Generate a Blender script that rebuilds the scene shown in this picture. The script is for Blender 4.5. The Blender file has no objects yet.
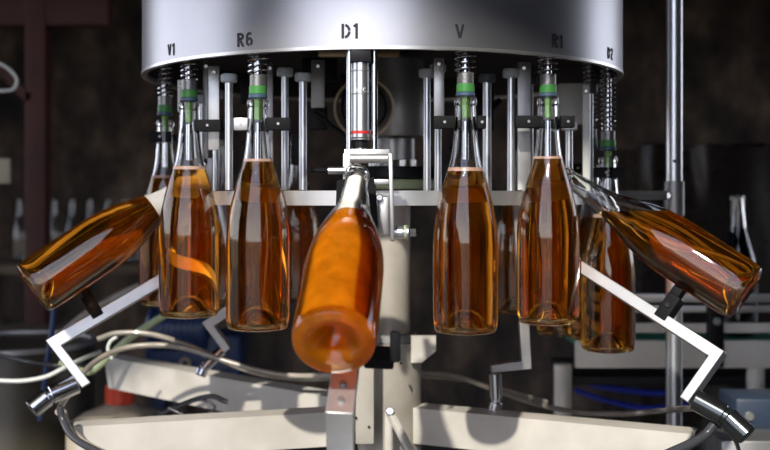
import bpy, bmesh, math, random
from mathutils import Vector, Matrix
random.seed(7)
R = math.radians
S = bpy.context.scene
C = S.collection
F = 1069.0; CX = 0.0043; CY = -1.85; CZ = 1.30; HY = 197.0     # camera numbers (770x450 frame)

# ---------------------------------------------------------------- camera
cd = bpy.data.cameras.new('camera'); cam = bpy.data.objects.new('camera', cd); C.objects.link(cam)
cam.location = (CX, CY, CZ); cam.rotation_euler = (R(90), 0, 0)
cd.sensor_width = 36; cd.lens = F / 770 * 36; cd.shift_y = -(225 - HY) / 770
cd.clip_start = 0.05; cd.clip_end = 200
cd.dof.use_dof = True; cd.dof.focus_distance = 1.47; cd.dof.aperture_fstop = 4.0
S.camera = cam

# ---------------------------------------------------------------- world, sun, exposure
w = bpy.data.worlds.new('sky'); S.world = w; w.use_nodes = True
nt = w.node_tree; nt.nodes.clear()
tc = nt.nodes.new('ShaderNodeTexCoord'); sx = nt.nodes.new('ShaderNodeSeparateXYZ')
cr = nt.nodes.new('ShaderNodeValToRGB'); bg = nt.nodes.new('ShaderNodeBackground'); wo = nt.nodes.new('ShaderNodeOutputWorld')
nt.links.new(tc.outputs['Generated'], sx.inputs[0]); nt.links.new(sx.outputs['Z'], cr.inputs[0])
e = cr.color_ramp.elements
e[0].position = 0.0; e[0].color = (0.20, 0.17, 0.14, 1)
e[1].position = 0.03; e[1].color = (0.82, 0.84, 0.92, 1)
a = e.new(0.5); a.color = (0.42, 0.48, 0.70, 1)
nt.links.new(cr.outputs[0], bg.inputs[0]); bg.inputs[1].default_value = 2.9
nt.links.new(bg.outputs[0], wo.inputs[0])
sd = bpy.data.lights.new('sun', 'SUN'); sd.energy = 4.6; sd.angle = R(1.2); sd.color = (1.0, 0.95, 0.86)
sun = bpy.data.objects.new('sun', sd); C.objects.link(sun)
SAZ, SEL = R(-14), R(36)
sdir = Vector((math.sin(SAZ) * math.cos(SEL), -math.cos(SAZ) * math.cos(SEL), math.sin(SEL)))
sun.rotation_euler = sdir.to_track_quat('Z', 'Y').to_euler(); sun.location = (-1, -4, 3)
vs = S.view_settings; vs.view_transform = 'Standard'; vs.look = 'None'; vs.gamma = 1; vs.use_curve_mapping = False
vs.exposure = 0.12
S.cycles.use_denoising = True
S.cycles.max_bounces = 20; S.cycles.transmission_bounces = 20; S.cycles.transparent_max_bounces = 16
S.cycles.glossy_bounces = 8; S.cycles.diffuse_bounces = 4
S.cycles.sample_clamp_indirect = 8.0

# ---------------------------------------------------------------- materials
def mat(name, col, rough=0.5, metal=0.0, noise=None, bump=0.0, scale=30, trans=0.0, ior=1.45, coat=0.0, stretch=None, emit=None):
    m = bpy.data.materials.new(name); m.use_nodes = True
    n = m.node_tree; b = n.nodes['Principled BSDF']; L = n.links.new
    b.inputs['Base Color'].default_value = (*col, 1); b.inputs['Roughness'].default_value = rough
    b.inputs['Metallic'].default_value = metal; b.inputs['IOR'].default_value = ior
    b.inputs['Transmission Weight'].default_value = trans; b.inputs['Coat Weight'].default_value = coat
    t = n.nodes.new('ShaderNodeTexCoord'); mp = n.nodes.new('ShaderNodeMapping'); nz = n.nodes.new('ShaderNodeTexNoise')
    L(t.outputs['Object'], mp.inputs[0]); L(mp.outputs[0], nz.inputs['Vector'])
    if stretch: mp.inputs['Scale'].default_value = stretch
    nz.inputs['Scale'].default_value = scale; nz.inputs['Detail'].default_value = 6
    if noise:
        r = n.nodes.new('ShaderNodeValToRGB'); L(nz.outputs['Fac'], r.inputs[0])
        r.color_ramp.elements[0].position = 0.35; r.color_ramp.elements[1].position = 0.68
        r.color_ramp.elements[0].color = (*col, 1); r.color_ramp.elements[1].color = (*noise, 1)
        L(r.outputs[0], b.inputs['Base Color'])
    if bump:
        bm_ = n.nodes.new('ShaderNodeBump'); bm_.inputs['Strength'].default_value = bump
        bm_.inputs['Distance'].default_value = 0.002
        L(nz.outputs['Fac'], bm_.inputs['Height']); L(bm_.outputs[0], b.inputs['Normal'])
    if not noise and not bump:
        rr = n.nodes.new('ShaderNodeMapRange'); L(nz.outputs['Fac'], rr.inputs[0])
        rr.inputs['To Min'].default_value = rough * 0.85; rr.inputs['To Max'].default_value = min(1, rough * 1.15)
        if trans == 0: L(rr.outputs[0], b.inputs['Roughness'])
    return m

M = {}
M['drum'] = mat('brushed_steel_drum', (0.40, 0.40, 0.42), 0.34, 0.9, noise=(0.48, 0.48, 0.50), scale=5, bump=0.0)
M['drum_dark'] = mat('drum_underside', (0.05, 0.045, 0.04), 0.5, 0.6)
M['edge'] = mat('rim_edge', (0.75, 0.73, 0.70), 0.3, 0.9)
M['steel'] = mat('polished_steel', (0.62, 0.63, 0.66), 0.18, 1.0)
M['dsteel'] = mat('dark_steel', (0.10, 0.11, 0.11), 0.2, 0.9)
M['rod'] = mat('ground_steel_rod', (0.66, 0.68, 0.71), 0.3, 0.92)
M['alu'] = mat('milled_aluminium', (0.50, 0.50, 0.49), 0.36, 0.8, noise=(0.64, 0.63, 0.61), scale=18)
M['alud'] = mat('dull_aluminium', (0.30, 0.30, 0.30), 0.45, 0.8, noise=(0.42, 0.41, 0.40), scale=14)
M['paint'] = mat('cream_painted_metal', (0.42, 0.395, 0.34), 0.5, 0.0, noise=(0.58, 0.55, 0.49), scale=9)
M['colpaint'] = mat('worn_column_paint', (0.28, 0.255, 0.21), 0.42, 0.1, noise=(0.46, 0.43, 0.37), scale=7)
M['black'] = mat('black_rubber', (0.008, 0.008, 0.009), 0.7, ior=1.25)
M['blackm'] = mat('black_machined', (0.010, 0.010, 0.012), 0.45, ior=1.3)
M['cap'] = mat('grey_plastic_cap', (0.42, 0.45, 0.48), 0.5)
M['capd'] = mat('dark_plastic_cap', (0.05, 0.055, 0.06), 0.5)
M['green'] = mat('green_rubber', (0.05, 0.22, 0.045), 0.4)
M['blue'] = mat('blue_grey_ring', (0.05, 0.085, 0.14), 0.45)
M['lime'] = mat('lime_nozzle', (0.13, 0.30, 0.04), 0.4)
M['knurl'] = mat('knurled_steel', (0.18, 0.175, 0.17), 0.4, 0.8, noise=(0.36, 0.35, 0.34), scale=500)
M['ink'] = mat('black_ink', (0.015, 0.013, 0.02), 0.6)
M['white_ink'] = mat('white_ink', (0.8, 0.8, 0.8), 0.6)
M['red'] = mat('red_band', (0.55, 0.03, 0.03), 0.4)
M['redcap'] = mat('red_plastic', (0.62, 0.06, 0.02), 0.4)
M['brass'] = mat('brass_bar', (0.35, 0.25, 0.13), 0.4, 0.7)
M['beige'] = mat('beige_ring', (0.36, 0.28, 0.17), 0.5)
M['palegreen'] = mat('pale_green_plastic', (0.36, 0.42, 0.24), 0.5)
M['hose'] = mat('clear_grey_hose', (0.20, 0.18, 0.15), 0.22, 0.0, noise=(0.34, 0.30, 0.25), scale=20, coat=0.6)
M['hosed'] = mat('dark_hose', (0.05, 0.05, 0.055), 0.25, coat=0.5)
M['cable'] = mat('white_cable', (0.60, 0.62, 0.58), 0.4)
M['bluec'] = mat('blue_cable', (0.02, 0.04, 0.40), 0.4)
M['navy'] = mat('navy_paint', (0.012, 0.028, 0.09), 0.4, noise=(0.02, 0.05, 0.15), scale=20)
M['jug'] = mat('cream_plastic', (0.42, 0.36, 0.26), 0.45)
M['tank'] = mat('olive_tank', (0.045, 0.038, 0.025), 0.4, 0.4, noise=(0.07, 0.06, 0.04), scale=4)
M['rust'] = mat('oxide_red_steel', (0.045, 0.009, 0.006), 0.6, noise=(0.075, 0.017, 0.010), scale=6)
M['wood'] = mat('dull_timber', (0.07, 0.048, 0.027), 0.7, noise=(0.12, 0.085, 0.05), scale=8, stretch=(1, 8, 8))
M['belt'] = mat('green_belt', (0.02, 0.16, 0.11), 0.5)
M['tin'] = mat('conveyor_panel', (0.62, 0.59, 0.52), 0.35, 0.1, noise=(0.78, 0.75, 0.68), scale=5)
M['whitep'] = mat('white_panel', (0.62, 0.62, 0.58), 0.5)
M['film'] = mat('clear_film', (0.9, 0.9, 0.95), 0.08, trans=0.85, ior=1.2, bump=0.0)
M['wrap'] = mat('dark_stretch_film', (0.03, 0.024, 0.02), 0.28)
M['navy2'] = mat('slate_blue_paint', (0.03, 0.045, 0.075), 0.4)
M['floor'] = mat('dark_concrete', (0.06, 0.055, 0.05), 0.6, noise=(0.11, 0.10, 0.09), scale=3)
M['yard'] = mat('pale_concrete_yard', (0.05, 0.045, 0.04), 0.8, noise=(0.09, 0.08, 0.07), scale=2)
M['ceil'] = mat('dark_ceiling', (0.03, 0.025, 0.02), 0.8)
M['sidewall'] = mat('dark_side_wall', (0.035, 0.03, 0.025), 0.8, noise=(0.06, 0.05, 0.04), scale=3)

def wall_mat():
    m = bpy.data.materials.new('stained_cellar_wall'); m.use_nodes = True
    n = m.node_tree; b = n.nodes['Principled BSDF']; L = n.links.new
    b.inputs['Roughness'].default_value = 0.85
    t = n.nodes.new('ShaderNodeTexCoord'); mp = n.nodes.new('ShaderNodeMapping'); L(t.outputs['Object'], mp.inputs[0])
    mp.inputs['Scale'].default_value = (1.6, 1, 1.1)
    nz = n.nodes.new('ShaderNodeTexNoise'); nz.inputs['Scale'].default_value = 2.2; nz.inputs['Detail'].default_value = 9
    nz.inputs['Roughness'].default_value = 0.68; L(mp.outputs[0], nz.inputs['Vector'])
    r = n.nodes.new('ShaderNodeValToRGB'); L(nz.outputs['Fac'], r.inputs[0])
    E = r.color_ramp.elements
    E[0].position = 0.38; E[0].color = (0.012, 0.010, 0.009, 1)
    E[1].position = 0.75; E[1].color = (0.24, 0.165, 0.11, 1)
    q = E.new(0.52); q.color = (0.065, 0.045, 0.032, 1)
    L(r.outputs[0], b.inputs['Base Color'])
    return m
M['wall'] = wall_mat()

def glass_mat(name, col, ior=1.48):
    m = bpy.data.materials.new(name); m.use_nodes = True
    b = m.node_tree.nodes['Principled BSDF']
    b.inputs['Base Color'].default_value = (*col, 1); b.inputs['Roughness'].default_value = 0.0
    b.inputs['Transmission Weight'].default_value = 1; b.inputs['IOR'].default_value = ior
    return m
M['glass'] = glass_mat('clear_bottle_glass', (0.97, 0.98, 0.97))
def thin_glass(name):
    m = bpy.data.materials.new(name); m.use_nodes = True; n = m.node_tree; L = n.links.new; out = n.nodes['Material Output']
    t = n.nodes.new('ShaderNodeBsdfTransparent'); t.inputs[0].default_value = (.99, .99, .98, 1)
    g = n.nodes.new('ShaderNodeBsdfGlossy'); g.inputs['Roughness'].default_value = 0.02
    f = n.nodes.new('ShaderNodeFresnel'); f.inputs[0].default_value = 1.5; x = n.nodes.new('ShaderNodeMixShader')
    L(f.outputs[0], x.inputs[0]); L(t.outputs[0], x.inputs[1]); L(g.outputs[0], x.inputs[2]); L(x.outputs[0], out.inputs['Surface'])
    return m
M['thinglass'] = thin_glass('thin_clear_glass')
M['darkglass'] = glass_mat('dark_bottle_glass', (0.05, 0.07, 0.09))

def wine_mat(name, scol, acol, dens, glow_mix, glow_col, bump=0.0):
    """pink-amber wine: clear refraction, absorption by depth, plus an orange diffuse mix that puts the amber glow into the colour"""
    m = bpy.data.materials.new(name); m.use_nodes = True
    n = m.node_tree; L = n.links.new; b = n.nodes['Principled BSDF']; out = n.nodes['Material Output']
    b.inputs['Base Color'].default_value = (*scol, 1); b.inputs['Roughness'].default_value = 0.0
    b.inputs['Transmission Weight'].default_value = 1; b.inputs['IOR'].default_value = 1.34
    tr = n.nodes.new('ShaderNodeBsdfTranslucent'); tr.inputs[0].default_value = (*glow_col, 1)
    df = n.nodes.new('ShaderNodeBsdfDiffuse'); df.inputs[0].default_value = (*glow_col, 1)
    mx = n.nodes.new('ShaderNodeMixShader'); mx.inputs[0].default_value = 0.5  # orange translucent/diffuse mix imitates the sunlit amber glow in the liquid
    L(tr.outputs[0], mx.inputs[1]); L(df.outputs[0], mx.inputs[2])
    m2 = n.nodes.new('ShaderNodeMixShader')
    t = n.nodes.new('ShaderNodeTexCoord'); nz = n.nodes.new('ShaderNodeTexNoise'); L(t.outputs['Object'], nz.inputs['Vector'])
    nz.inputs['Scale'].default_value = 40 if bump else 17; nz.inputs['Detail'].default_value = 4; nz.inputs['Distortion'].default_value = .2 if bump else 1.6
    mr = n.nodes.new('ShaderNodeMapRange'); L(nz.outputs['Fac'], mr.inputs[0])
    mr.inputs['From Min'].default_value = 0.40; mr.inputs['From Max'].default_value = 0.72
    mr.inputs['To Min'].default_value = glow_mix[0]; mr.inputs['To Max'].default_value = glow_mix[1]
    L(mr.outputs[0], m2.inputs[0])
    L(b.outputs[0], m2.inputs[1]); L(mx.outputs[0], m2.inputs[2]); L(m2.outputs[0], out.inputs['Surface'])
    va = n.nodes.new('ShaderNodeVolumeAbsorption'); va.inputs['Color'].default_value = (*acol, 1); va.inputs['Density'].default_value = dens
    L(va.outputs[0], out.inputs['Volume'])
    if bump:
        bp = n.nodes.new('ShaderNodeBump'); bp.inputs['Strength'].default_value = bump; bp.inputs['Distance'].default_value = 0.003
        n2 = n.nodes.new('ShaderNodeTexNoise'); n2.inputs['Scale'].default_value = 60; L(t.outputs['Object'], n2.inputs['Vector'])
        L(n2.outputs['Fac'], bp.inputs['Height']); L(bp.outputs[0], b.inputs['Normal'])
    return m
M['wine'] = wine_mat('amber_wine', (1.0, 0.86, 0.44), (1.0, 0.69, 0.0), 40, (0.0, 0.10), (1.0, 0.40, 0.01))
M['fizz'] = wine_mat('frothing_wine', (1.0, 0.62, 0.16), (1.0, 0.40, 0.03), 7, (0.38, 0.60), (1.0, 0.38, 0.01), 0.3)
M['froth'] = mat('pale_froth', (0.95, 0.80, 0.62), 0.5, bump=0.4, scale=200)
M['frothw'] = mat('white_froth', (0.95, 0.91, 0.86), 0.5, bump=0.4, scale=200)
M['meniscus'] = mat('pink_meniscus', (0.85, 0.55, 0.42), 0.3)

# ---------------------------------------------------------------- mesh helpers
def at(px, py, d):
    return Vector((CX + (px - 385) / F * d, CY + d, CZ + (HY - py) / F * d))
def pol(r, deg, z):
    return Vector((r * math.sin(R(deg)), -r * math.cos(R(deg)), z))
def frame(d, up=None):
    z = Vector(d).normalized(); u = Vector(up) if up is not None else Vector((0, 0, 1))
    if abs(z.dot(u)) > 0.99: u = Vector((0, 1, 0))
    x = u.cross(z).normalized(); y = z.cross(x)
    return x, y, z
class MB:
    def __init__(s): s.b = bmesh.new()
    def poly(s, rings, close=True, cap=True):
        """skin a list of point rings"""
        V = [[s.b.verts.new(p) for p in r] for r in rings]
        n = len(V[0])
        for i in range(len(V) - 1):
            for j in range(n if close else n - 1):
                k = (j + 1) % n
                try: s.b.faces.new((V[i][j], V[i][k], V[i + 1][k], V[i + 1][j]))
                except ValueError: pass
        if cap:
            s.b.faces.new(V[0][::-1]); s.b.faces.new(V[-1])
        return s
    def box(s, c, size, rot=None, bev=0.0):
        c = Vector(c); h = Vector(size) / 2
        m = rot if rot else Matrix.Identity(3)
        b2 = bmesh.new(); bmesh.ops.create_cube(b2, size=1)
        for v in b2.verts: v.co = Vector((v.co.x * size[0], v.co.y * size[1], v.co.z * size[2]))
        if bev: bmesh.ops.bevel(b2, geom=list(b2.edges), offset=bev, segments=2, profile=0.5, affect='EDGES')
        mp = {}
        for v in b2.verts: mp[v] = s.b.verts.new(c + m @ v.co)
        for f in b2.faces: s.b.faces.new([mp[v] for v in f.verts])
        b2.free(); return s
    def bar(s, p, q, w_, t, up=None, bev=0.0):
        """box from p to q, w_ wide along x of frame, t along y"""
        p, q = Vector(p), Vector(q); x, y, z = frame(q - p, up)
        return s.box((p + q) / 2, (w_, t, (q - p).length), Matrix((x, y, z)).transposed(), bev)
    def cyl(s, p, q, r, r2=None, n=24, bev=0.0):
        p, q = Vector(p), Vector(q); x, y, z = frame(q - p); r2 = r if r2 is None else r2
        L = (q - p).length
        st = [(0, r), (L, r2)] if not bev else [(0, r - bev), (bev, r), (L - bev, r2), (L, r2 - bev)]
        return s.poly([[p + z * h + (x * math.cos(6.28318531 * i / n) + y * math.sin(6.28318531 * i / n)) * rr for i in range(n)] for h, rr in st])
    def lathe(s, prof, c=(0, 0, 0), axis=(0, 0, 1), n=48, cap=True):
        c = Vector(c); x, y, z = frame(axis)
        return s.poly([[c + z * h + (x * math.cos(2 * math.pi * i / n) + y * math.sin(2 * math.pi * i / n)) * rr for i in range(n)] for rr, h in prof], cap=cap)
    def ring(s, c, axis, ro, ri, h, n=48):
        """solid ring"""
        c = Vector(c); x, y, z = frame(axis)
        V = [[s.b.verts.new(c + z * hh + (x * math.cos(2 * math.pi * i / n) + y * math.sin(2 * math.pi * i / n)) * rr) for i in range(n)]
             for rr, hh in ((ro, 0), (ro, h), (ri, h), (ri, 0))]
        for a in range(4):
            for i in range(n):
                k = (i + 1) % n; s.b.faces.new((V[a][i], V[a][k], V[(a + 1) % 4][k], V[(a + 1) % 4][i]))
        return s
    def tube(s, pts, r, n=10, sub=8):
        P = smooth(pts, sub) if sub else [Vector(p) for p in pts]
        rings = []; prev = None
        for i, p in enumerate(P):
            d = (P[min(i + 1, len(P) - 1)] - P[max(i - 1, 0)]).normalized()
            if prev is None:
                x, y, z = frame(d)
            else:
                x = (prev - d * prev.dot(d)).normalized(); y = d.cross(x)
            prev = x
            rings.append([p + (x * math.cos(2 * math.pi * k / n) + y * math.sin(2 * math.pi * k / n)) * r for k in range(n)])
        return s.poly(rings)
    def prism(s, pts, nrm, w_):
        """planar outline extruded by w_ along nrm, centred"""
        nrm = Vector(nrm).normalized() * w_ / 2
        return s.poly([[Vector(p) - nrm for p in pts], [Vector(p) + nrm for p in pts]])
    def build(s, name, m, parent=None, smooth_deg=40, bev=0.0):
        bmesh.ops.recalc_face_normals(s.b, faces=s.b.faces)
        me = bpy.data.meshes.new(name); s.b.to_mesh(me); s.b.free()
        me.materials.append(m)
        o = bpy.data.objects.new(name, me); C.objects.link(o)
        if smooth_deg:
            me.shade_smooth()
            me.set_sharp_from_angle(angle=R(smooth_deg))
        if bev:
            md = o.modifiers.new('bevel', 'BEVEL'); md.width = bev; md.segments = 2; md.limit_method = 'ANGLE'
        if parent is not None:
            o.parent = parent
            o.matrix_parent_inverse = world_of(parent).inverted()
        return o
def world_of(o):
    m = o.matrix_basis.copy()
    if o.parent: m = world_of(o.parent) @ o.matrix_parent_inverse @ m
    return m
def smooth(pts, k=8):
    P = [Vector(p) for p in pts]
    P = [P[0] * 2 - P[1]] + P + [P[-1] * 2 - P[-2]]
    out = []
    for i in range(1, len(P) - 2):
        for j in range(k):
            t = j / k; a, b, c, d = P[i - 1], P[i], P[i + 1], P[i + 2]
            out.append(0.5 * ((2 * b) + (c - a) * t + (2 * a - 5 * b + 4 * c - d) * t * t + (3 * b - a - 3 * c + d) * t ** 3))
    out.append(P[-2]); return out
def tag(o, label, cat, group=None, kind=None):
    if label: o['label'] = label
    if cat: o['category'] = cat
    if group: o['group'] = group
    if kind: o['kind'] = kind
    return o
def empty(name, loc):
    o = bpy.data.objects.new(name, None); C.objects.link(o); o.location = loc; o.empty_display_size = 0.05
    return o
def struct(o): o['kind'] = 'structure'; return o

# ---------------------------------------------------------------- the building
X0, X1, YB, YF, ZC = -3.3, 3.3, 4.6, -2.3, 3.4
struct(MB().box((0, (YB + YF) / 2, -0.05), (X1 - X0, YB - YF, 0.1)).build('floor', M['floor']))
struct(MB().box((0, -2, -0.16), (40, 40, 0.1)).build('ground', M['yard']))
struct(MB().box((0, YB + 0.1, ZC / 2), (X1 - X0 + 0.4, 0.2, ZC)).build('wall_back', M['wall']))
def side_wall(x, y0, y1, z0, z1, name):  # opening in each unseen side wall added for bright edges on glass and rods
    b = MB()
    b.box((x, (YF + y0) / 2, ZC / 2), (.2, y0 - YF, ZC)).box((x, (y1 + YB) / 2, ZC / 2), (.2, YB - y1, ZC))
    b.box((x, (y0 + y1) / 2, z0 / 2), (.2, y1 - y0, z0)).box((x, (y0 + y1) / 2, (z1 + ZC) / 2), (.2, y1 - y0, ZC - z1))
    struct(b.build(name, M['sidewall']))
side_wall(X0 - .1, -1.5, 2.6, .3, 2.5, 'wall_left')
side_wall(X1 + .1, 0.8, 3.2, .3, 2.5, 'wall_right')
struct(MB().box((0, (YB + YF) / 2, ZC + 0.05), (X1 - X0 + 0.4, YB - YF, 0.1)).build('ceiling', M['ceil']))

OX0, OX1, OZ = -1.85, 0.45, 3.12  # unseen front wall added, its doorway sized to narrow the sky reflections
struct(MB().box(((X0 + OX0) / 2, YF - .1, ZC / 2), (OX0 - X0, 0.2, ZC)).box(((X1 + OX1) / 2, YF - .1, ZC / 2), (X1 - OX1, 0.2, ZC)).box(((OX0 + OX1) / 2, YF - .1, (ZC + OZ) / 2), (OX1 - OX0, 0.2, ZC - OZ)).build('wall_front_unseen', M['sidewall']))
# ---------------------------------------------------------------- disgorging carousel
RD = 0.406; ZR = CZ + 0.2015
machine = empty('disgorging_machine', (0, 0, 0))
tag(machine, 'round steel disgorging carousel with lettered drum, pale column and spread foot beams', 'machine')
drum = MB().lathe([(RD - .009, ZR + 0.004), (RD - .007, ZR), (RD - 0.002, ZR), (RD, ZR + 0.003), (RD, 2.02), (0.0004, 2.02)], n=128, cap=False)
drum = drum.build('drum', M['drum'], machine, 30)
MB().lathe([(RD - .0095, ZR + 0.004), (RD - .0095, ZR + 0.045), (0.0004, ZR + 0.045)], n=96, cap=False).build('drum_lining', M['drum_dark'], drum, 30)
MB().ring((0, 0, ZR - 0.0015), (0, 0, 1), RD + 0.0012, RD - .0075, 0.0045, 128).build('rim', M['edge'], drum, 30)

def lettering(txt, px, py, h, d, parent, radius=RD, m=None, bold=0.045, name='lettering', ax=(0, 0), squeeze=0.9):
    cu = bpy.data.curves.new('t', 'FONT'); cu.body = txt; cu.align_x = 'CENTER'; cu.align_y = 'CENTER'
    cu.size = 1.0; cu.offset = bold; cu.extrude = 0.0; cu.resolution_u = 4; cu.space_character = 1.12
    o = bpy.data.objects.new('t', cu); C.objects.link(o)
    bpy.context.view_layer.update()
    dg = bpy.context.evaluated_depsgraph_get(); me = bpy.data.meshes.new_from_object(o.evaluated_get(dg))
    bpy.data.objects.remove(o); bpy.data.curves.remove(cu)
    bm = bmesh.new(); bm.from_mesh(me); bpy.data.meshes.remove(me)
    bmesh.ops.triangulate(bm, faces=bm.faces)
    ys = [v.co.y for v in bm.verts]; s = h / (max(ys) - min(ys)); my = (max(ys) + min(ys)) / 2
    c = at(px, py, d); th0 = math.asin(max(-1, min(1, (c.x - ax[0]) / radius))) if parent is drum else 0
    for v in bm.verts:
        th = th0 + v.co.x * s * squeeze / radius; z = c.z + (v.co.y - my) * s
        v.co = Vector((ax[0] + (radius + 0.0006) * math.sin(th), ax[1] - (radius + 0.0006) * math.cos(th), z))
    g = bmesh.ops.extrude_face_region(bm, geom=list(bm.faces))
    for v in [q for q in g['geom'] if isinstance(q, bmesh.types.BMVert)]:
        dirv = Vector((v.co.x - ax[0], v.co.y - ax[1], 0)).normalized(); v.co -= dirv * 0.0012
    x = MB(); x.b.free(); x.b = bm
    return x.build(name, m or M['ink'], parent, 0)
def arc(cx_, cy_, rx, ry, a0, a1, n=10):
    return [(cx_ + rx * math.cos(R(a0 + (a1 - a0) * i / n)), cy_ + ry * math.sin(R(a0 + (a1 - a0) * i / n))) for i in range(n + 1)]
GLY = {'V': (.66, [[(.09, 1), (.33, .10)], [(.57, 1), (.35, .10)]]),
       '1': (.40, [[(.26, 1), (.26, 0)], [(.06, .80), (.24, .90)]]),
       'D': (.62, [[(.10, .98), (.10, .02)], arc(.18, .5, .36, .41, 76, 4), arc(.18, .5, .36, .41, -4, -80)]),
       'R': (.62, [[(.10, 1), (.10, 0)], arc(.24, .73, .26, .18, 95, -95), [(.30, .44), (.54, 0)]]),
       '6': (.60, [[(.46, .92)] + arc(.30, .62, .21, .30, 60, 160, 6) + arc(.30, .30, .21, .21, 170, 268, 6), arc(.30, .32, .21, .23, -70, 150, 10)]),
       '2': (.60, [arc(.29, .72, .21, .20, 165, -30, 9) + [(.12, .10)], [(.14, .085), (.54, .085)]])}
def stencil(txt, px, py, h, d):
    tw = sum(GLY[c][0] for c in txt) + .14 * (len(txt) - 1); c0 = at(px, py, d)
    th0 = math.asin(c0.x / RD); x0 = -tw / 2; W = .088
    b = MB()
    for ch in txt:
        for st in GLY[ch][1]:
            P = [Vector((p[0], p[1])) for p in st]; Lf, Rt = [], []
            for i, p in enumerate(P):
                t = (P[min(i + 1, len(P) - 1)] - P[max(i - 1, 0)]).normalized(); n_ = Vector((-t.y, t.x)) * W
                Lf.append(p + n_); Rt.append(p - n_)
            def W3(q, rr):
                th = th0 + (x0 + q.x) * h / RD; return Vector((rr * math.sin(th), -rr * math.cos(th), c0.z + (q.y - .5) * h))
            b.poly([[W3(Lf[i], RD - .001), W3(Lf[i], RD + .0007), W3(Rt[i], RD + .0007), W3(Rt[i], RD - .001)] for i in range(len(P))])
        x0 += GLY[ch][0] + .14
    b.build('lettering', M['ink'], drum, 0)
for t, px, py, h, d in (('V1', 172, 50.5, .018, 1.60), ('R6', 245, 39.5, .0195, 1.492), ('D1', 350, 31, .0205, 1.446),
                        ('V', 460, 31, .0205, 1.451), ('R1', 557, 41.5, .0195, 1.535), ('D2', 611, 53, .018, 1.64)):
    stencil(t, px, py, h, d)

CXX = 0.012
cz = lambda py, d: CZ + (HY - py) / F * d
b = MB().lathe([(0.14, 0.0), (0.14, 0.03), (0.055, 0.05), (0.055, cz(345, 1.8))], (CXX, 0, 0)); col = b.build('column', M['colpaint'], machine)
MB().cyl((CXX, 0, cz(345, 1.8)), (CXX, 0, cz(196, 1.8)), 0.036, n=40).build('column_upper', M['colpaint'], col)
MB().cyl((CXX, 0, cz(345, 1.8)), (CXX, 0, cz(336, 1.8)), 0.046, n=40, bev=0.002).build('clamp_ring', M['alud'], col)
b = MB(); p = at(424, 340, 1.80)
b.prism([p + Vector(v) for v in ((-.022, 0, .008), (.020, 0, .008), (.020, 0, -.018), (-.004, 0, -.038), (-.022, 0, -.038))], (0, 1, 0), 0.006)
b.build('gusset', M['paint'], col)
b = MB(); p = at(365, 380, 1.76); b.box(p, (.030, .05, .20), bev=.002); b.build('side_plate', M['colpaint'], col)
b = MB(); b.bar(at(388, 412, 1.74), at(388, 470, 1.74), .010, .012, bev=.001); b.bar(at(389, 411, 1.735), at(416, 462, 1.66), .011, .010, bev=.001)
st = b.build('strut', M['paint'], col); MB().cyl(at(390, 411, 1.745), at(390, 411, 1.72), .0065, n=16, bev=.001).build('bolt', M['steel'], st)
for x_, y_ in ((401, 363), (369, 427), (356, 418)):
    MB().cyl(at(x_, y_, 1.742), at(x_, y_, 1.732), .0022, n=10).build('bolt_hole', M['black'], col)

# foot beams: folded cream channels spreading from the column
def foot_beam(pts, h, depth):
    b = MB(); a_, c_ = Vector(pts[0]), Vector(pts[1]); dn = Vector((0, 0, -h))
    x, y, z = frame(c_ - a_); side = Vector((z.y, -z.x, 0)).normalized()
    if side.y < 0: side = -side
    t = 0.004; d_ = c_ - a_
    foot = c_ - d_.normalized() * 0.016
    b.poly([[a_, c_, foot + dn, a_ + dn], [q + side * t for q in (a_, c_, foot + dn, a_ + dn)]])
    b.poly([[a_ + side * t, c_ + side * t, c_ + side * depth, a_ + side * depth], [q + Vector((0, 0, -t)) for q in (a_ + side * t, c_ + side * t, c_ + side * depth, a_ + side * depth)]])
    A = [a_ + side * depth, c_ + side * depth, foot + dn + side * depth, a_ + dn + side * depth]
    b.poly([A, [q - side * t for q in A]])
    E = [c_ + side * t, c_ + side * (depth - t), foot + dn + side * (depth - t), foot + dn + side * t]
    b.poly([E, [q - d_.normalized() * t for q in E]])
    return b.build('foot_beam', M['paint'], machine, 20)
foot_beam((at(345, 400, 1.90), at(104, 357, 2.36)), .066, .05)
foot_beam((at(352, 411, 1.76), at(70, 427, 1.67)), .056, .05)
foot_beam((at(413, 408, 1.81), at(692, 434, 1.62)), .060, .05)

# support rail: ring, spokes, side bar to the post
rail = MB().ring((0, 0, CZ - .012), (0, 0, 1), .345, .325, .021, 96).build('support_rail', M['alu'], machine, 30)
b = MB()
for k in range(6):
    b.bar(pol(.034, 30 + 60 * k, CZ - .002) + Vector((CXX, 0, 0)), pol(.328, 30 + 60 * k, CZ - .002), .018, .014)
b.build('spoke', M['alud'], rail)
MB().bar(at(575, 195, 1.84), at(667, 195.5, 1.93), .006, .016, bev=.001).build('tie_bar', M['alu'], rail)

# guide rods with caps
for px, yt, yb, d, r_, dark in ((229, 74, 190, 1.585, .0060, 0), (285, 68, 190, 1.62, .0055, 0), (303, 73, 190, 1.60, .0060, 0), (427, 69, 191, 1.60, .0055, 0),
                       (438, 64, 191, 1.63, .0055, 0), (487, 74, 191, 1.58, .0068, 1), (511, 69, 191, 1.60, .0058, 0), (569, 122, 191, 1.66, .0058, 0),
                       (202, 95, 190, 1.72, .0055, 0), (216, 90, 190, 1.74, .005, 0), (530, 76, 191, 1.75, .0055, 1), (590, 85, 189, 1.75, .0055, 1)):
    p0 = at(px, yb, d); p1 = at(px, yt + 8, d)
    ro = MB().cyl(p0, p1, r_, n=20).build('guide_rod', M['rod'], machine)
    MB().cyl(p1 - Vector((0, 0, .001)), at(px, yt, d), .0125, n=24, bev=.002).build('cap', M['capd'] if dark else M['cap'], ro)

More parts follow.
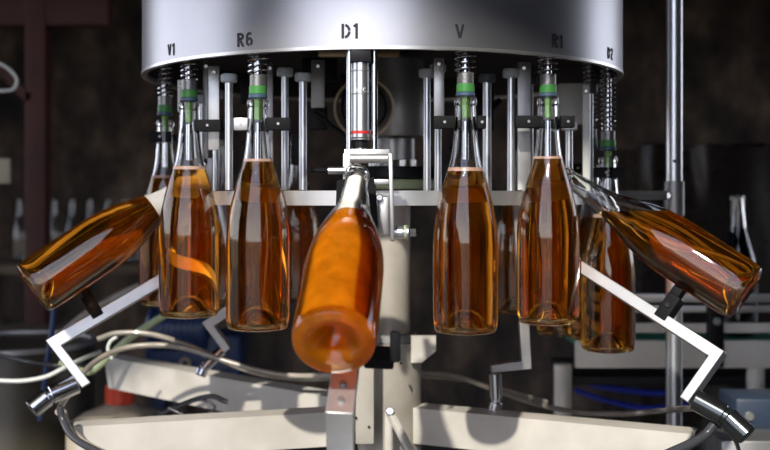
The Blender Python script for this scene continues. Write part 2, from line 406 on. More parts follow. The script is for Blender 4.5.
# vertical carrier plates behind the heads
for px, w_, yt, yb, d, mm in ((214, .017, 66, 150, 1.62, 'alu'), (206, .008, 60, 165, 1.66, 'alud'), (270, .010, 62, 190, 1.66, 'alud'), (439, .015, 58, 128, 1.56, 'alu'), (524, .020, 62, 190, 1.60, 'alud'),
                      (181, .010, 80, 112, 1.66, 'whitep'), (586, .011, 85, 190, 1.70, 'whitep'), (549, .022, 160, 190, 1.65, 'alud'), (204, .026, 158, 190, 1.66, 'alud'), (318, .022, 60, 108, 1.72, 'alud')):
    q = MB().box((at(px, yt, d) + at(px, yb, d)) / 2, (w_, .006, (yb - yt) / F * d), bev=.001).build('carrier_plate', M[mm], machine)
    MB().cyl(at(px, yt + 6, d - .004), at(px, yt + 6, d - .010), .0035, n=12, bev=.001).build('bolt', M['steel'], q)
MB().box(at(573, 104, 1.80), (.052, .02, .068), bev=.002).build('switch_box', M['whitep'], machine)

# gear housing around the shaft
b = MB().lathe([(.0005, 0), (.052, 0), (.054, .004), (.054, .060), (.050, .075), (.046, .13), (.0005, .13)], (.025, -.02, cz(137, 1.83)), n=48, cap=False)
hs = b.build('gear_housing', M['alud'], machine)
MB().ring(at(364, 108, 1.735), (0, 1, 0), .050, .0455, .02, 48).build('flange', M['beige'], hs)
MB().cyl(at(364, 108, 1.74), at(364, 108, 1.80), .037, n=40, bev=.003).build('flange_cover', M['blackm'], hs)
MB().cyl(at(402, 160, 1.83), at(402, 139, 1.83), .022, n=32).build('neck', M['alud'], hs)
MB().cyl((.02, 0, cz(178, 1.78)), (.02, 0, cz(166, 1.78)), .082, n=48, bev=.002).build('turntable_disc', M['blackm'], machine)
MB().cyl((.02, 0, cz(189, 1.78)), (.02, 0, cz(179, 1.78)), .074, n=48, bev=.002).build('spacer_disc', M['palegreen'], machine)
MB().cyl((0.01, 0.01, cz(166, 1.8)), (0.01, 0.01, ZR + .045), .026, n=32).build('shaft', M['alud'], machine)
for px in (403, 413, 372): MB().cyl(at(px, 166, 1.74), at(px, 160, 1.74), .0055, n=6).build('bolt', M['alu'], machine)
MB().bar(at(318, 53, 1.56), at(400, 53, 1.56), .010, .012, bev=.002).build('cross_bar', M['brass'], machine)
for (p, q, r_) in (((314, 112, 1.70), (350, 140, 1.72), .004), ((312, 170, 1.64), (338, 171, 1.60), .004), ((244, 140, 1.72), (262, 175, 1.72), .006), ((450, 150, 1.75), (500, 100, 1.78), .005)):
    MB().cyl(at(*p), at(*q), r_, n=12).build('link_rod', M['blackm'], machine)
for px, py, w_, h_, d in ((318, 118, .030, .04, 1.76), (298, 150, .02, .05, 1.74), (350, 92, .03, .06, 1.80), (455, 172, .05, .035, 1.80), (250, 90, .03, .05, 1.8), (480, 110, .05, .08, 1.95), (320, 70, .06, .04, 1.86)):
    MB().box(at(px, py, d), (w_, .03, h_), bev=.003).build('valve_block', M['blackm'], machine)

# air cylinder between two bright rods (station D1)
d = 1.46
ac = MB().cyl(at(361, 138, d), at(361, 62, d), .0115, n=28, bev=.001).build('air_cylinder', M['rod'], machine)
MB().cyl(at(361, 138, d), at(361, 148, d), .0085, n=20).build('piston_gland', M['blackm'], ac)
MB().cyl(at(361, 148, d), at(361, 152, d), .006, n=16).build('piston_rod', M['steel'], ac)
MB().ring(at(361, 134, d), (0, 0, 1), .0119, .0112, .004, 28).build('red_band', M['red'], ac)
for y_ in (95, 72, 140): MB().ring(at(361, y_, d), (0, 0, 1), .0121, .0110, .002, 28).build('groove', M['alud'], ac)
for px in (349.5, 374.5): MB().cyl(at(px, 151, d), at(px, 47, d), .0046, n=20).build('side_rod', M['steel'], machine)
MB().box(at(361, 55, d), (.028, .028, .022), bev=.001).build('cylinder_head', M['blackm'], ac)
MB().box(at(361, 60, 1.485), (.040, .012, .05), bev=.002).build('cylinder_bracket', M['blackm'], machine)
c_ = at(361, 90, d)
lettering('SMC', 361, 90.5, .0055, d, None, .0115, M['white_ink'], .01, 'lettering', (c_.x, c_.y), 1.0).parent = ac

# filling heads
def spring(c, z0, z1, turns, r=.0138, wire=.0015):
    pts = []
    n = int(turns * 14)
    for i in range(n + 1):
        a_ = 2 * math.pi * turns * i / n
        pts.append(Vector((c.x + r * math.cos(a_), c.y + r * math.sin(a_), z0 + (z1 - z0) * i / n)))
    return MB().tube(pts, wire, n=6, sub=0)
def head(px, lip_y, d, turns, jaws, first=False, side='both'):
    c = at(px, lip_y, d); z = c.z; V = lambda h: Vector((c.x, c.y, z + h))
    top = ZR + .044
    rs = .0138 if lip_y < 130 and px > 250 else .0120
    turns = (top - z - .036) / .0080
    h = MB().cyl(V(.030), (c.x, c.y, top), .0055, n=16).build('filling_head', M['steel'], machine)
    MB().cyl(V(.017), V(.034), .0118, n=28, bev=.001).build('sleeve', M['knurl'], h)
    MB().cyl(V(.006), V(.018), .0128, n=28, bev=.001).build('green_collar', M['green'], h)
    MB().cyl(V(.0005), V(.0065), .0136, n=28, bev=.0012).build('blue_seal', M['blue'], h)
    MB().cyl(V(.002), V(-.030), .0055, n=20, bev=.001).build('green_nozzle', M['lime'], h)
    MB().cyl(V(-.034), V(-.088), .0042, n=16).build('filling_tube', M['steel'], h)
    spring(c, z + .034, top - .002, turns, rs).build('spring', M['steel'], h)
    for (dx, w_, mm) in jaws:
        MB().box(V(-.036) + Vector((dx, -.004 if mm == 'black' else .004, 0)), (w_, .020, .0175), bev=.001).build('neck_jaw', M[mm], h)
        MB().cyl(V(-.036) + Vector((dx, -.0140 if mm == 'black' else -.006, 0)), V(-.036) + Vector((dx, -.0155 if mm == 'black' else -.0075, 0)), .002, n=8).build('screw', M['alud'], h)
    zz = V(-.036)
    MB().box(zz + Vector((sum(j[0] for j in jaws) / len(jaws), .025, 0)), (.045, .010, .012), bev=.001).build('jaw_yoke', M['blackm'], h)
    return h
ZS = {}
head(189, 102, 1.615, 4, [(.030, .040, 'black')])
head(258, 99, 1.52, 4, [(-.024, .020, 'alu'), (.030, .034, 'black')])
head(465.5, 97, 1.50, 4, [(-.030, .030, 'black'), (.022, .012, 'black')])
head(548, 97.5, 1.565, 4, [(-.030, .038, 'black'), (.027, .020, 'black')])
head(165, 116, 1.84, 4.5, [(-.006, .038, 'black')])
head(608, 151, 1.78, 9, [(-.006, .060, 'black')])
head(590, 148, 1.90, 9, [(-.024, .030, 'black')])

# ---------------------------------------------------------------- bottles
pro = [(0, .0285), (2, .0405), (6, .0430), (14, .0444), (30, .0447), (85, .0447), (100, .0440), (112, .0425), (122, .0402), (133, .0370), (143, .0332), (152, .0298),
       (161, .0260), (168, .0230), (176, .0203), (186, .0182), (196, .0168), (208, .0156), (220, .0148), (229, .0143)]
H = .325; KP = H / 238.0
pro = [(y * KP, r) for y, r in pro]
def interp(P, k=4):
    q = smooth([Vector((r, 0, z)) for z, r in P], k); return [(v.x, v.z) for v in q]
outer = [(r, z) for r, z in interp(pro)]
lip = [(.0143, .3130), (.0150, .3137), (.0158, .3152), (.0158, .3205), (.0150, .3240), (.0128, H), (.0108, .3235), (.0100, .3150)]
punt_o = [(.0003, .030), (.006, .0290), (.012, .0240), (.018, .0150), (.023, .0060), (.026, .0015)]
punt_i = [(.0003, .0345), (.007, .0333), (.014, .0280), (.020, .0185), (.0255, .0095), (.030, .0065), (.036, .0075)]
def inner_r(z):
    for (r0, z0), (r1, z1) in zip(outer, outer[1:]):
        if z0 <= z <= z1: return r0 + (r1 - r0) * (z - z0) / max(1e-9, z1 - z0)
    return outer[-1][0]
inner_zs = [.012, .018, .03, .06, .10] + [.115 + .0075 * i for i in range(27)]
inner = [(inner_r(z) - (.0030 + (.0012 if z > .28 else 0)), z) for z in inner_zs if z < .312]
def glass_mesh(n=64):
    b = MB(); b.lathe(punt_o + outer + lip + inner[::-1] + punt_i[::-1], n=n, cap=False)
    bmesh.ops.remove_doubles(b.b, verts=b.b.verts, dist=.0004)
    return b
def liquid_bm(top, n=64, flush=False):
    wall = lambda z: (.0008 if flush else .0026) + (.0018 if flush else .0) * max(0, min(1, (z - .21) / .04)) + (.0012 if z > .28 else 0)
    ins = [(inner_r(z) - wall(z), z) for r, z in inner if z < top - .003]
    rt = inner_r(top) - wall(top)
    b = MB(); b.lathe([(r, z - .0004) for r, z in punt_i] + ins + [(rt, top), (rt - .0015, top - .0006), (.0003, top - .0008)], n=n, cap=False)
    bmesh.ops.remove_doubles(b.b, verts=b.b.verts, dist=.0004)
    return b
gm = {}
def bottle(base, axis, label, group, liquid='wine', top=.226, level=None, scale=1.0, lo=False, froth=None, glass='glass', name='wine_bottle', cat='bottle', d_in=None):
    root = empty(name, base)
    root.rotation_mode = 'QUATERNION'; root.rotation_quaternion = Vector(axis).normalized().to_track_quat('Z', 'Y'); root.scale = (scale,) * 3
    tag(root, label, cat, group)
    def link(nm, key, make, m):
        if key not in gm:
            o = make().build(nm, m, None, 35); gm[key] = o.data
            C.objects.unlink(o); bpy.data.objects.remove(o)
            if nm == 'glass_body' and liquid == 'fizz':
                o_me = gm[key]; o_me.materials.append(M['thinglass'])
                for p in o_me.polygons:
                    if .014 < p.center.z < (.306 if liquid == 'fizz' else .222) and (p.center.x ** 2 + p.center.y ** 2) ** .5 > (.016 if p.center.z < .2 else .0): p.material_index = 1
        o = bpy.data.objects.new(nm, gm[key]); C.objects.link(o); o.parent = root
        return o
    link('glass_body', 'g' + glass + str(lo) + str(liquid), lambda: glass_mesh(28 if lo else 64), M[glass])
    if liquid:
        if level is None:
            link('wine', 'w%s%.3f%s' % (liquid, top, lo), lambda: liquid_bm(top, 28 if lo else 64, liquid == 'fizz'), M[liquid])
        else:
            b = liquid_bm(.306); mw = Matrix.Translation(base) @ root.rotation_quaternion.to_matrix().to_4x4() @ Matrix.Scale(scale, 4)
            im = mw.inverted(); co = im @ Vector((base[0], base[1], level)); no = (im.to_3x3() @ Vector((0, 0, 1))).normalized()
            bmesh.ops.triangulate(b.b, faces=[f for f in b.b.faces if len(f.verts) > 4])
            g = bmesh.ops.bisect_plane(b.b, geom=b.b.verts[:] + b.b.edges[:] + b.b.faces[:], plane_co=co, plane_no=no, clear_outer=True)
            ed = [x for x in g['geom_cut'] if isinstance(x, bmesh.types.BMEdge)]
            bmesh.ops.holes_fill(b.b, edges=ed, sides=0)
            o = b.build('wine', M[liquid], None, 35); o.parent = root
    if froth:
        z0, z1, mm = froth
        def mk():
            zs = [z0 + (z1 - z0) * i / 8 for i in range(9)]
            rr = lambda z: inner_r(z) - (.0012 if mm == 'frothw' else .0024) - (.0012 if z > .28 else 0)
            b = MB().lathe([(.0003, z0)] + [(rr(z), z) for z in zs] + [(.0003, z1)], n=40, cap=False)
            bmesh.ops.remove_doubles(b.b, verts=b.b.verts, dist=.0002); return b
        link('froth', 'f%.3f%.3f%s' % (z0, z1, mm), mk, M[mm])
    return root
def stand(px, lip_y, d, *a_, lean=(0, 0), scale=1.0, **k):
    c = at(px, lip_y, d); ax = Vector((lean[0], lean[1], 1)).normalized()
    return bottle(c - ax * H * scale, ax, *a_, scale=scale, **k)
G = 'bottles of amber wine hanging upright from the filling heads'
mn = (.2225, .2275, 'meniscus')
stand(189, 102, 1.615, 'upright amber wine bottle hanging directly below the drum letters V1', G, froth=mn)
stand(258, 99, 1.52, 'upright amber wine bottle hanging under the spring below letters R6', G, scale=1.01, froth=(.2365, .240, 'meniscus'), top=.237)
stand(465.5, 97, 1.50, 'upright amber wine bottle hanging directly below the single drum letter V', G, froth=mn, scale=1.02)
stand(548, 97.5, 1.565, 'upright amber wine bottle hanging under the spring below letters R1', G, scale=1.02, froth=(.2365, .240, 'meniscus'), top=.237)
stand(165, 120, 1.84, 'upright amber bottle half hidden behind the leftmost front bottle and the tilted one', G, froth=mn, scale=.98)
stand(608, 156, 1.78, 'lower hanging amber bottle below D2, behind the bottle tilted to the right', G, froth=mn)
GR = 'amber bottles on the far side of the carousel'
stand(560, 168, 2.08, 'dim far side bottle seen just under the base of the R1 bottle', GR, lo=True)
stand(592, 164, 1.98, 'dim far side bottle between the R1 bottle and the D2 bottle', GR, lo=True)
stand(515, 150, 2.12, 'dim far side bottle behind the upright idle swing arm', GR, lo=True)
stand(298, 140, 2.15, 'dim far side bottle seen between the R6 bottle and the tilted centre bottle', GR, lo=True)
stand(224, 140, 2.08, 'dim far side bottle seen between the V1 bottle and the R6 bottle', GR, lo=True)
# tilted bottles
def tilted(bp, mp, *a_, **k):
    b0, m0 = at(*bp), at(*mp); return bottle(b0, m0 - b0, *a_, **k)
tilted((31, 290, 1.60), (190, 184, 1.69), 'bottle tipped outward on the left swing arm, base towards the left edge', None, top=.221, scale=.98, froth=(.2215, .29, 'frothw'))
tilted((748, 295, 1.49), (574, 182, 1.61), 'dark amber bottle tipped outward on the right swing arm', None, level=cz(211, 1.6), scale=.98)
tb = tilted((333, 346, 1.11), (357, 176, 1.378), 'frothing orange bottle tipped towards the viewer below D1', None, liquid='fizz', top=.206, froth=(.2065, .302, 'frothw'), scale=1.02)
bub = MB()
for i in range(170):
    z_ = random.uniform(.06, .225); a_ = random.uniform(0, 6.283); r_ = (inner_r(z_) - .0034); s_ = random.choice((.0005, .0007, .0010))
    b2 = bub.b; v0 = len(b2.verts)
    bmesh.ops.create_icosphere(b2, subdivisions=1, radius=s_, matrix=Matrix.Translation((r_ * math.cos(a_), r_ * math.sin(a_), z_)))
bo = bub.build('bubbles', M['froth'], None, 60); bo.parent = tb; bo['kind'] = 'stuff'

# ---------------------------------------------------------------- swing arms
def swing_arm(hinge, corner, leg_end, roll_end, width, th, label, blocks, roll_r=.015, name='swing_arm', mm='alu', rollmat='steel'):
    hinge, corner, leg_end, roll_end = (Vector(v) for v in (hinge, corner, leg_end, roll_end))
    root = empty(name, hinge); tag(root, label, 'swing arm', 'swing arms that carry the bottles')
    u = (hinge - corner).normalized(); n_ = u.cross(leg_end - corner).normalized(); v = n_.cross(u).normalized()
    if v.dot(leg_end - corner) < 0: v = -v
    l = (leg_end - corner).normalized()
    L = [corner, hinge, hinge + v * th, corner + v * th + u * (th * .85), leg_end + u * th * .8, leg_end]
    ar = MB().prism(L, n_, width).build('arm_bar', M[mm], root, 20, bev=.0012)
    rd = (roll_end - leg_end).normalized()
    rp = Vector((hinge.x, hinge.y, 0)).normalized() * .333; rp.z = CZ - .010
    if (rp - hinge).length > .03:
        hl = MB().bar(hinge - u * .012 + v * th / 2, rp, .010, .012, bev=.001).build('hinge_link', M['alud'], root)
    s0 = leg_end - l * roll_r * .6
    ro = MB().cyl(s0 + rd * .002, s0 + rd * .045, roll_r, n=28, bev=.0015).cyl(s0 + rd * .045, s0 + rd * .050, roll_r * .82, n=28).cyl(s0 + rd * .05, roll_end, roll_r * 1.03, n=28, bev=.002)
    ro = ro.build('roller', M[rollmat], root)
    MB().cyl(s0 - rd * .012, s0 - rd * .003, roll_r * .5, n=6).build('nut', M['alu'], ro)
    for t in blocks:
        c0 = corner.lerp(hinge, t); m3 = Matrix((u, v, n_)).transposed()
        bl = MB().box(c0 - v * .010, (.020, .040, width * 1.05), m3, bev=.002)
        bl.box(c0 - v * .036 + u * .003, (.016, .016, width * .8), m3, bev=.003)
        bl = bl.build('rest_block', M['black'], root)
        nn = n_ if n_.y < 0 else -n_
        MB().cyl(c0 - v * .012 + nn * width * .52, c0 - v * .012 + nn * width * .60, .0045, n=16, bev=.0008).build('screw', M['blackm'], bl)
    return root
LA = swing_arm(at(205, 248, 1.77), at(46, 341, 1.68), at(82, 388, 1.68), at(31, 410, 1.645), .026, .019, 'aluminium swing arm under the left tipped bottle, shiny roller at its elbow', [.30])
RA = swing_arm(at(575, 257, 1.62), at(726, 353, 1.47), at(690, 404, 1.47), at(748, 436, 1.43), .026, .017, 'aluminium swing arm under the right tipped bottle, dark roller at its elbow', [.38], rollmat='dsteel')
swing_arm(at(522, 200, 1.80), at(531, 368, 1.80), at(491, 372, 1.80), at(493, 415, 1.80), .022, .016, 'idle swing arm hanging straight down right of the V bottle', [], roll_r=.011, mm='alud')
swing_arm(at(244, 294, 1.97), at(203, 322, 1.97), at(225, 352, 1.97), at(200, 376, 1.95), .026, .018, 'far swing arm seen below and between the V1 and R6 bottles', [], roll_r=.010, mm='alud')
# front arm at D1: hinge under the rail, elbow in front of the column
root = empty('swing_arm', at(362, 205, 1.46)); tag(root, 'front swing arm and neck clamp holding the frothing D1 bottle', 'swing arm', 'swing arms that carry the bottles')
b0 = at(335, 342, 1.145); m0 = at(358, 176, 1.39); u = (m0 - b0).normalized(); xx = Vector((1, 0, 0)); v = u.cross(xx).normalized()
if v.z > 0: v = -v
hin = m0 + v * .062 - u * .03 + xx * .008; cor = b0 + v * .056 - u * .050 + xx * .008
xx = (xx - u * xx.dot(u)).normalized()
leg = cor + Vector((.000, .050, -.115))
cor0 = at(345, 418, 1.12)
L = [cor, hin, hin + v * .014, cor + v * .014 + u * .012, leg + Vector((0, .014, .002)), leg]
MB().prism(L, xx, .030).build('arm_bar', M['alu'], root, 20, bev=.001)
for t in (.018, .042):
    q = cor + u * t; MB().cyl(q - v * .0002, q - v * .003, .0042, n=6).build('bolt', M['alud'], root)
MB().cyl(leg + Vector((0, .01, .01)), leg + Vector((0, -.09, -.03)), .015, n=24, bev=.0015).build('roller', M['steel'], root)
bl = MB().bar(cor + u * .085 + xx * .020, cor + u * .085 + xx * .054, .016, .024, up=u, bev=.003).build('rest_block', M['black'], root)
MB().box(cor + u * .085 + xx * .055 - v * .018, (.012, .016, .034), bev=.003).build('rest_pad', M['black'], bl)
# neck clamp
d = 1.43
nc = MB().box(at(347.5, 173, d + .02), (.012, .012, .052), bev=.001).box(at(367, 156, d + .025), (.062, .012, .018), bev=.001).build('neck_clamp', M['alu'], root)
MB().cyl(at(350, 158.5, d), at(388, 158.5, d), .0062, n=24, bev=.0006).build('pivot_pin', M['alu'], nc)
MB().bar(at(390.5, 154, d - .01), at(392.5, 241, d - .02), .0055, .016, bev=.001).build('side_link', M['alud'], nc)
MB().cyl(at(328, 170.5, d + .01), at(346, 170.5, d + .01), .0048, n=16).build('side_pin', M['rod'], nc)
MB().box(at(383.5, 216, d + .01), (.014, .012, .050), bev=.001).build('link_plate', M['alu'], nc)
MB().cyl(at(379.5, 197.5, d + .003), at(379.5, 197.5, d - .004), .0048, n=20, bev=.001).build('pivot_bolt', M['steel'], nc)
MB().box(at(381, 182, d), (.022, .010, .007), bev=.001).build('latch', M['alu'], nc)
kn = MB().cyl(at(392, 232.5, d), at(403, 232.5, d), .0085, n=24, bev=.001).cyl(at(403, 232.5, d), at(409, 232.5, d), .0098, n=24, bev=.001).build('knob', M['rod'], nc)
MB().cyl(at(409, 232.5, d), at(416.5, 232.5, d), .006, n=6, bev=.001).build('knob_nut', M['steel'], kn)
MB().ring(at(404, 232.5, d), (1, 0, 0), .0101, .0095, .003, 24).build('knob_ring', M['palegreen'], kn)
for s_, px, y0, y1 in ((0, 341, 181, 213), (1, 371, 179, 232)):
    b = MB(); b.prism([at(px - 4, y0, d + .006), at(px + 4, y0 - 2, d + .006), at(px + (7 if s_ else 3), y1 - 8, d + .006), at(px + (6 if s_ else -1), y1, d + .006), at(px - (-1 if s_ else 5), y1 - 6, d + .006)], (0, 1, 0), .022)
    b.build('neck_grip', M['black'], nc, bev=.001)

# ---------------------------------------------------------------- steel post and conveyor
d = 1.95
po = empty('steel_post', (at(674, 0, d).x, at(0, 0, d).y, 0)); tag(po, 'tall round steel post to the right of the carousel, tied to its rail', 'post')
MB().cyl((po.location.x, po.location.y, 0), (po.location.x, po.location.y, 2.3), .0150, n=36).build('tube', M['rod'], po)
MB().cyl((po.location.x, po.location.y, 0), (po.location.x, po.location.y, .02), .06, n=36).build('base_flange', M['alud'], po)
cl = MB().cyl(at(674, 216, d), at(674, 181, d), .0185, n=36, bev=.001).build('collar', M['alud'], po)
MB().cyl(at(674.5, 161, d - .013), at(674.5, 161, d - .017), .003, n=12).build('bolt_hole', M['black'], po)
MB().cyl(at(668, 195.5, d - .016), at(668, 195.5, d - .024), .006, n=16, bev=.001).build('bolt', M['steel'], cl)

cv = empty('bottle_conveyor', (.75, .55, 0)); tag(cv, 'bottle conveyor with polished guide rails and green belt behind the right side', 'conveyor')
Yc = .55; dc = Yc - CY
xa, xb = at(575, 0, dc).x, 1.6
z_ = lambda py: cz(py, dc)
MB().box(((xa + xb) / 2, Yc, z_(354)), (xb - xa, .012, .062), bev=.002).build('side_panel', M['tin'], cv)
MB().box(((xa + xb) / 2, Yc + .09, z_(343)), (xb - xa, .16, .012), bev=.002).build('belt', M['belt'], cv)
for y_, r_ in ((298, .010), (309, .008), (328, .011)):
    MB().box(((at(630, 0, dc).x + xb) / 2, Yc + .004, z_(y_)), (xb - at(630, 0, dc).x, .012, r_ * 2.0), bev=.003).build('guide_rail', M['alu' if y_ != 328 else 'tin'], cv)
rc = MB().box((at(713, 0, dc).x, Yc - .014, z_(332)), (.034, .022, .15), bev=.002).build('rail_clamp', M['blackm'], cv)
MB().cyl((at(713, 0, dc).x, Yc - .025, z_(320)), (at(713, 0, dc).x, Yc - .032, z_(320)), .008, n=16, bev=.001).build('screw', M['alu'], rc)
for px in (565, 760): MB().cyl((at(px, 0, dc).x, Yc + .03, 0), (at(px, 0, dc).x, Yc + .03, z_(366)), .020, n=24).build('leg', M['tin'], cv)
MB().box(((xa + xb) / 2, Yc + .2, z_(385)), (xb - xa, .3, .02), bev=.002).build('drip_tray', M['blackm'], cv)
bottle(Vector((at(740, 0, dc + .06).x, Yc + .075, z_(343) + .007)), (0, 0, 1), 'upright dark bottle on the conveyor near the right edge', None, liquid=None, glass='glass', top=.2, lo=True)
o = [q for q in bpy.data.objects if q.name.startswith('wine_bottle') and q.get('label', '').startswith('upright dark')][0]
w2 = liquid_bm(.25, 28).build('wine', M['darkglass'], None, 35); w2.parent = o

# ---------------------------------------------------------------- hoses and cables
def hose(pts, r, m, label, cat='hose', group=None, name='hose'):
    o = MB().tube([at(*p) for p in pts], r, n=12, sub=8).build(name, M[m], None, 60)
    tag(o, label, cat, group); return o
hose([(98, 339, 1.98), (118, 333, 1.98), (150, 334, 1.98), (185, 344, 1.98), (215, 357, 1.98), (250, 371, 1.97), (290, 378, 1.95), (345, 378, 1.93)], .0052, 'hose', 'clear grey hose looping over the upper left foot beam, upper of the pair')
hose([(58, 412, 1.66), (66, 398, 1.78), (90, 366, 1.90), (118, 350, 1.94), (150, 345, 1.95), (185, 348, 1.95), (225, 361, 1.94), (265, 372, 1.93), (300, 376, 1.92), (345, 374, 1.90)], .0052, 'hose', 'clear grey hose running from the left roller, lower of the pair')
hose([(60, 407, 1.62), (63, 420, 1.62), (72, 436, 1.6), (90, 448, 1.58), (120, 462, 1.56)], .0055, 'hosed', 'dark glossy hose curving down below the left roller')
hose([(64, 410, 1.645), (69, 422, 1.645), (80, 437, 1.63), (98, 449, 1.61), (122, 458, 1.6)], .0035, 'hose', 'thin pale hose beside the dark one below the left roller')
hose([(422, 372, 1.92), (455, 376, 1.94), (490, 388, 1.97), (530, 402, 2.0), (575, 412, 2.02), (620, 414, 2.0), (660, 411, 1.9), (697, 408, 1.6), (712, 412, 1.50)], .0052, 'hose', 'long clear hose running right from the column to the right roller')
hose([(422, 376, 1.96), (465, 380, 1.98), (500, 389, 2.0), (547, 402, 2.03)], .0045, 'hose', 'short clear hose ending under the far right bottles')
hose([(714, 424, 1.46), (706, 434, 1.46), (694, 442, 1.45), (672, 452, 1.44), (640, 466, 1.43)], .0065, 'hosed', 'dark hose hanging from the right roller to the lower edge')
hose([(722, 426, 1.46), (735, 440, 1.5), (740, 455, 1.55)], .003, 'hosed', 'thin black cable below the right roller', 'cable', name='cable')
hose([(-12, 380, 2.15), (20, 381, 2.15), (45, 377, 2.15), (62, 369, 2.15), (80, 360, 2.2), (100, 352, 2.3)], .0042, 'cable', 'pale cable crossing the dark tank at the left edge', 'cable', name='cable')
hose([(-12, 352, 2.3), (30, 362, 2.3), (70, 366, 2.3), (100, 360, 2.4)], .0045, 'hosed', 'dark blue black cable sagging above the pale one', 'cable', name='cable')
hose([(112, 359, 2.05), (108, 349, 2.05), (111, 341, 2.05), (117, 337, 2.05)], .0034, 'cable', 'short white tube bent above the left foot beam', 'tube', name='tube')
hose([(55, 340, 2.5), (80, 318, 2.5), (110, 300, 2.5), (140, 285, 2.5)], .008, 'hose', 'blurred pale hose behind the left swing arm')
hose([(40, 420, 2.5), (46, 370, 2.5), (52, 330, 2.5), (55, 300, 2.5), (60, 290, 2.5)], .006, 'navy', 'blurred blue hose at the left, behind the arm corner')
hose([(60, 362, 2.25), (85, 372, 2.25), (100, 365, 2.25), (130, 338, 2.25), (165, 315, 2.25)], .0075, 'palegreen', 'pale green hose behind the elbow of the left arm')
hose([(575, 378, 2.7), (600, 386, 2.7), (640, 392, 2.7), (675, 394, 2.7), (710, 402, 2.7)], .008, 'bluec', 'bright blue cable under the conveyor', 'cable', name='cable')
hose([(575, 390, 2.72), (605, 400, 2.72), (645, 408, 2.72), (690, 404, 2.72)], .007, 'bluec', 'lower blue cable under the conveyor', 'cable', name='cable')
hose([(168, 408, 1.9), (195, 418, 1.9), (215, 408, 1.95), (200, 400, 2.0), (175, 408, 2.0), (150, 420, 2.0)], .0028, 'hosed', 'thin black cable looped between the left foot beams', 'cable', name='cable')
hose([(120, 432, 2.02), (200, 398, 2.02), (228, 402, 2.02)], .005, 'hosed', 'straight black hose between the left foot beams')

# ---------------------------------------------------------------- things on the floor, left
fz = lambda py, d_: cz(py, d_)
d = 2.55; jc = at(120, 0, d)
jg = empty('plastic_jug', (jc.x, jc.y, 0)); tag(jg, 'cream plastic canister with red cap between the left foot beams', 'canister')
zt = fz(403, d)
MB().lathe([(.0005, .02), (.110, .02), (.120, .04), (.124, zt - .07), (.118, zt - .045), (.085, zt - .022), (.045, zt - .008), (.035, zt), (.0005, zt)], (jc.x, jc.y, 0), n=48, cap=False).build('body', M['jug'], jg)
MB().cyl((jc.x, jc.y, zt), (jc.x, jc.y, fz(385, d)), .035, n=28, bev=.003).build('cap', M['redcap'], jg)
MB().lathe([(.0005, 0), (.10, 0), (.10, .02), (.0005, .02)], (jc.x, jc.y, 0), n=32, cap=False).build('base', M['jug'], jg)

d = 2.75; tcn = at(12, 0, d)
tk = empty('round_tank', (tcn.x, tcn.y, 0)); tag(tk, 'large dull olive tank standing at the lower left edge', 'tank')
zt = fz(343, d)
MB().lathe([(.0005, 0), (.20, 0), (.205, .01), (.205, zt - .012), (.197, zt), (.0005, zt)], (tcn.x, tcn.y, 0), n=64, cap=False).build('body', M['tank'], tk)
MB().ring((tcn.x, tcn.y, zt - .004), (0, 0, 1), .209, .196, .012, 64).build('rim', M['alud'], tk)

d = 2.9; pc = at(195, 350, d)
pm = empty('electric_pump', (pc.x, pc.y, 0)); tag(pm, 'navy blue pump motor behind the left foot beams', 'pump')
MB().box((pc.x, pc.y + .05, pc.z - .02), (.26, .16, .13), bev=.015).build('housing', M['navy'], pm)
b = MB().cyl((pc.x - .12, pc.y - .02, pc.z + .06), (pc.x + .04, pc.y - .02, pc.z + .06), .055, n=32, bev=.008)
for k in range(9): b.ring((pc.x - .11 + .016 * k, pc.y - .02, pc.z + .06), (1, 0, 0), .061, .05, .005, 32)
b.build('motor', M['navy'], pm)
MB().ring((pc.x - .02, pc.y - .035, pc.z - .03), (0, -1, 0), .016, .008, .006, 20).build('washer', M['beige'], pm)
MB().box((pc.x + .06, pc.y - .032, pc.z - .03), (.07, .01, .035), bev=.002).build('rating_plate', M['blue'], pm)
for sx_ in (-.10, .10): MB().box((pc.x + sx_, pc.y + .05, (pc.z - .085) / 2), (.04, .12, pc.z - .085), bev=.003).build('foot', M['navy'], pm)

d = 2.22; q = at(758, 415, d)
bx = empty('control_box', (q.x, q.y, 0)); tag(bx, 'blue grey control box low at the right edge, below the conveyor', 'box')
MB().box((q.x, q.y, q.z), (.13, .12, .09), bev=.006).build('housing', M['navy2'], bx)
MB().box((q.x, q.y, (q.z - .045) / 2), (.05, .05, q.z - .045), bev=.002).build('stand', M['blackm'], bx)
MB().cyl((q.x - .04, q.y - .06, q.z + .01), (q.x - .04, q.y - .068, q.z + .01), .009, n=16, bev=.001).build('button', M['alu'], bx)
d = 1.95; q = at(738, 440, d)
tb2 = empty('machine_plinth', (q.x, q.y, 0)); tag(tb2, 'dull grey plinth corner at the lower right below the box', 'plinth')
MB().box((q.x + .02, q.y, (q.z + .01) / 2), (.13, .10, q.z + .01), bev=.004).build('body', M['alud'], tb2)

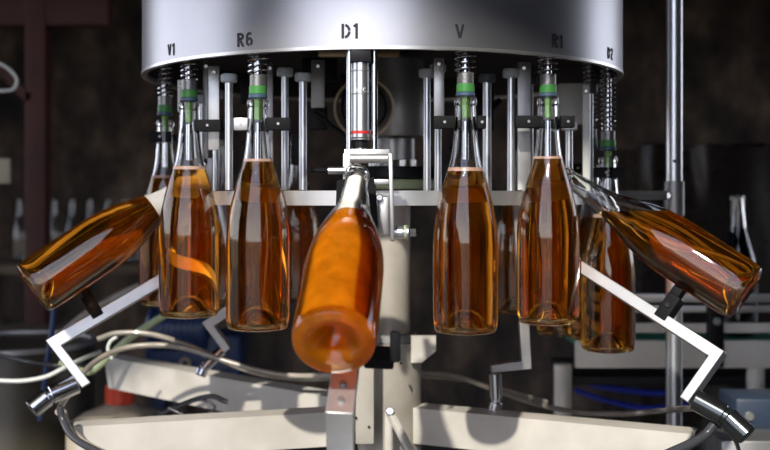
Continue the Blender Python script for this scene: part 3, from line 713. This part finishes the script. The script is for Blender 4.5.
# ---------------------------------------------------------------- far left: racking and bottle row
rk = empty('steel_gantry', (at(38, 0, 3.6).x, at(0, 0, 3.6).y, 0)); tag(rk, 'dark oxide red steel portal in the upper left background', 'gantry')
q = at(38, 0, 3.6)
MB().box((q.x, q.y, 1.35), (.068, .07, 2.7), bev=.004).build('upright', M['rust'], rk)
MB().box((q.x - .28, q.y, cz(12, 3.6)), (1.05, .06, .10), bev=.004).build('header', M['rust'], rk)
MB().bar(at(-20, 45, 3.58), at(30, 100, 3.58), .03, .03).build('brace', M['rust'], rk)
d = 5.0
wt = empty('bottle_table', (at(60, 0, d).x, at(0, 0, d).y, 0)); tag(wt, 'dark timber table at the far left under the row of bottles', 'table')
ztab = cz(262, d); q = at(75, 0, d)
MB().box((q.x, q.y, ztab - .02), (1.0, .5, .04), bev=.004).build('tabletop', M['wood'], wt)
for sx_ in (-.45, .45):
    for sy_ in (-.2, .2): MB().box((q.x + sx_, q.y + sy_, (ztab - .04) / 2), (.06, .06, ztab - .04), bev=.003).build('leg', M['wood'], wt)
sc = (cz(198, d) - ztab) / H * .98
for i, px in enumerate((20, 37.5, 55, 72.5, 90, 107.5, 125, 142.5)):
    p_ = at(px, 0, d)
    bottle(Vector((p_.x, p_.y, ztab)), (0, 0, 1), 'one of the dark glass bottles in a row on the far left table', 'dark bottles in a row at the far left', liquid=None, scale=sc, lo=True, name='dark_bottle')
    r = [x for x in bpy.data.objects if x.name.startswith('dark_bottle')][-1]
hose([(-14, 62, 2.6), (-2, 63, 2.6), (10, 70, 2.6), (17, 80, 2.6), (13, 89, 2.6), (0, 91, 2.6), (-14, 90, 2.6)], .0045, 'cable', 'pale looped cable end at the upper left edge', 'cable', name='cable')
p_ = at(2, 171, 3.2)
MB_ = MB().box(p_, (.05, .012, .075), bev=.002).build('notice_card', M['jug'], None); tag(MB_, 'small plain beige card at the left edge beside the red upright', 'card')
pl = empty('timber_shelf', (at(20, 0, 3.25).x, at(0, 0, 3.0).y, 0)); tag(pl, 'tan timber shelf edge above the olive tank', 'shelf')
q = at(10, 333, 3.25)
MB().box((q.x, q.y, q.z), (.42, .2, .03), bev=.003).build('plank', M['wood'], pl)
for s_ in (-.17, .17): MB().box((q.x + s_, q.y + .05, (q.z - .015) / 2), (.04, .06, q.z - .015), bev=.002).build('leg', M['wood'], pl)

# film-wrapped pallet in the right background
d = 3.3; q = at(690, 0, d)
pa = empty('wrapped_pallet', (q.x, q.y, 0)); tag(pa, 'dark film wrapped pallet load in the right background behind the steel post', 'pallet')
zt = cz(150, d); rnd = random.Random(5)
b = MB(); b2 = bmesh.new(); bmesh.ops.create_cube(b2, size=1)
bmesh.ops.subdivide_edges(b2, edges=b2.edges[:], cuts=22, use_grid_fill=True)
from mathutils import noise as NZ
for v in b2.verts:
    c = Vector((v.co.x * .42, v.co.y * .5, (v.co.z + .5) * (zt - .15) + .15))
    k = NZ.noise(Vector((c.x * 9, c.y * 9, c.z * 3.0))) * .035 + NZ.noise(Vector((c.x * 30, c.y * 30, c.z * 12))) * .010
    n_ = Vector((v.co.x, v.co.y, 0)).normalized() if abs(v.co.z) < .49 else Vector((v.co.x, v.co.y, .8)).normalized()
    v.co = c + n_ * k + Vector((q.x, q.y, 0))
b.b.free(); b.b = b2; b.build('film_wrap', M['wrap'], pa, 25)
for sy_ in (-.2, 0, .2): MB().box((q.x, q.y + sy_, .06), (.46, .09, .11), bev=.003).build('skid', M['wood'], pa)
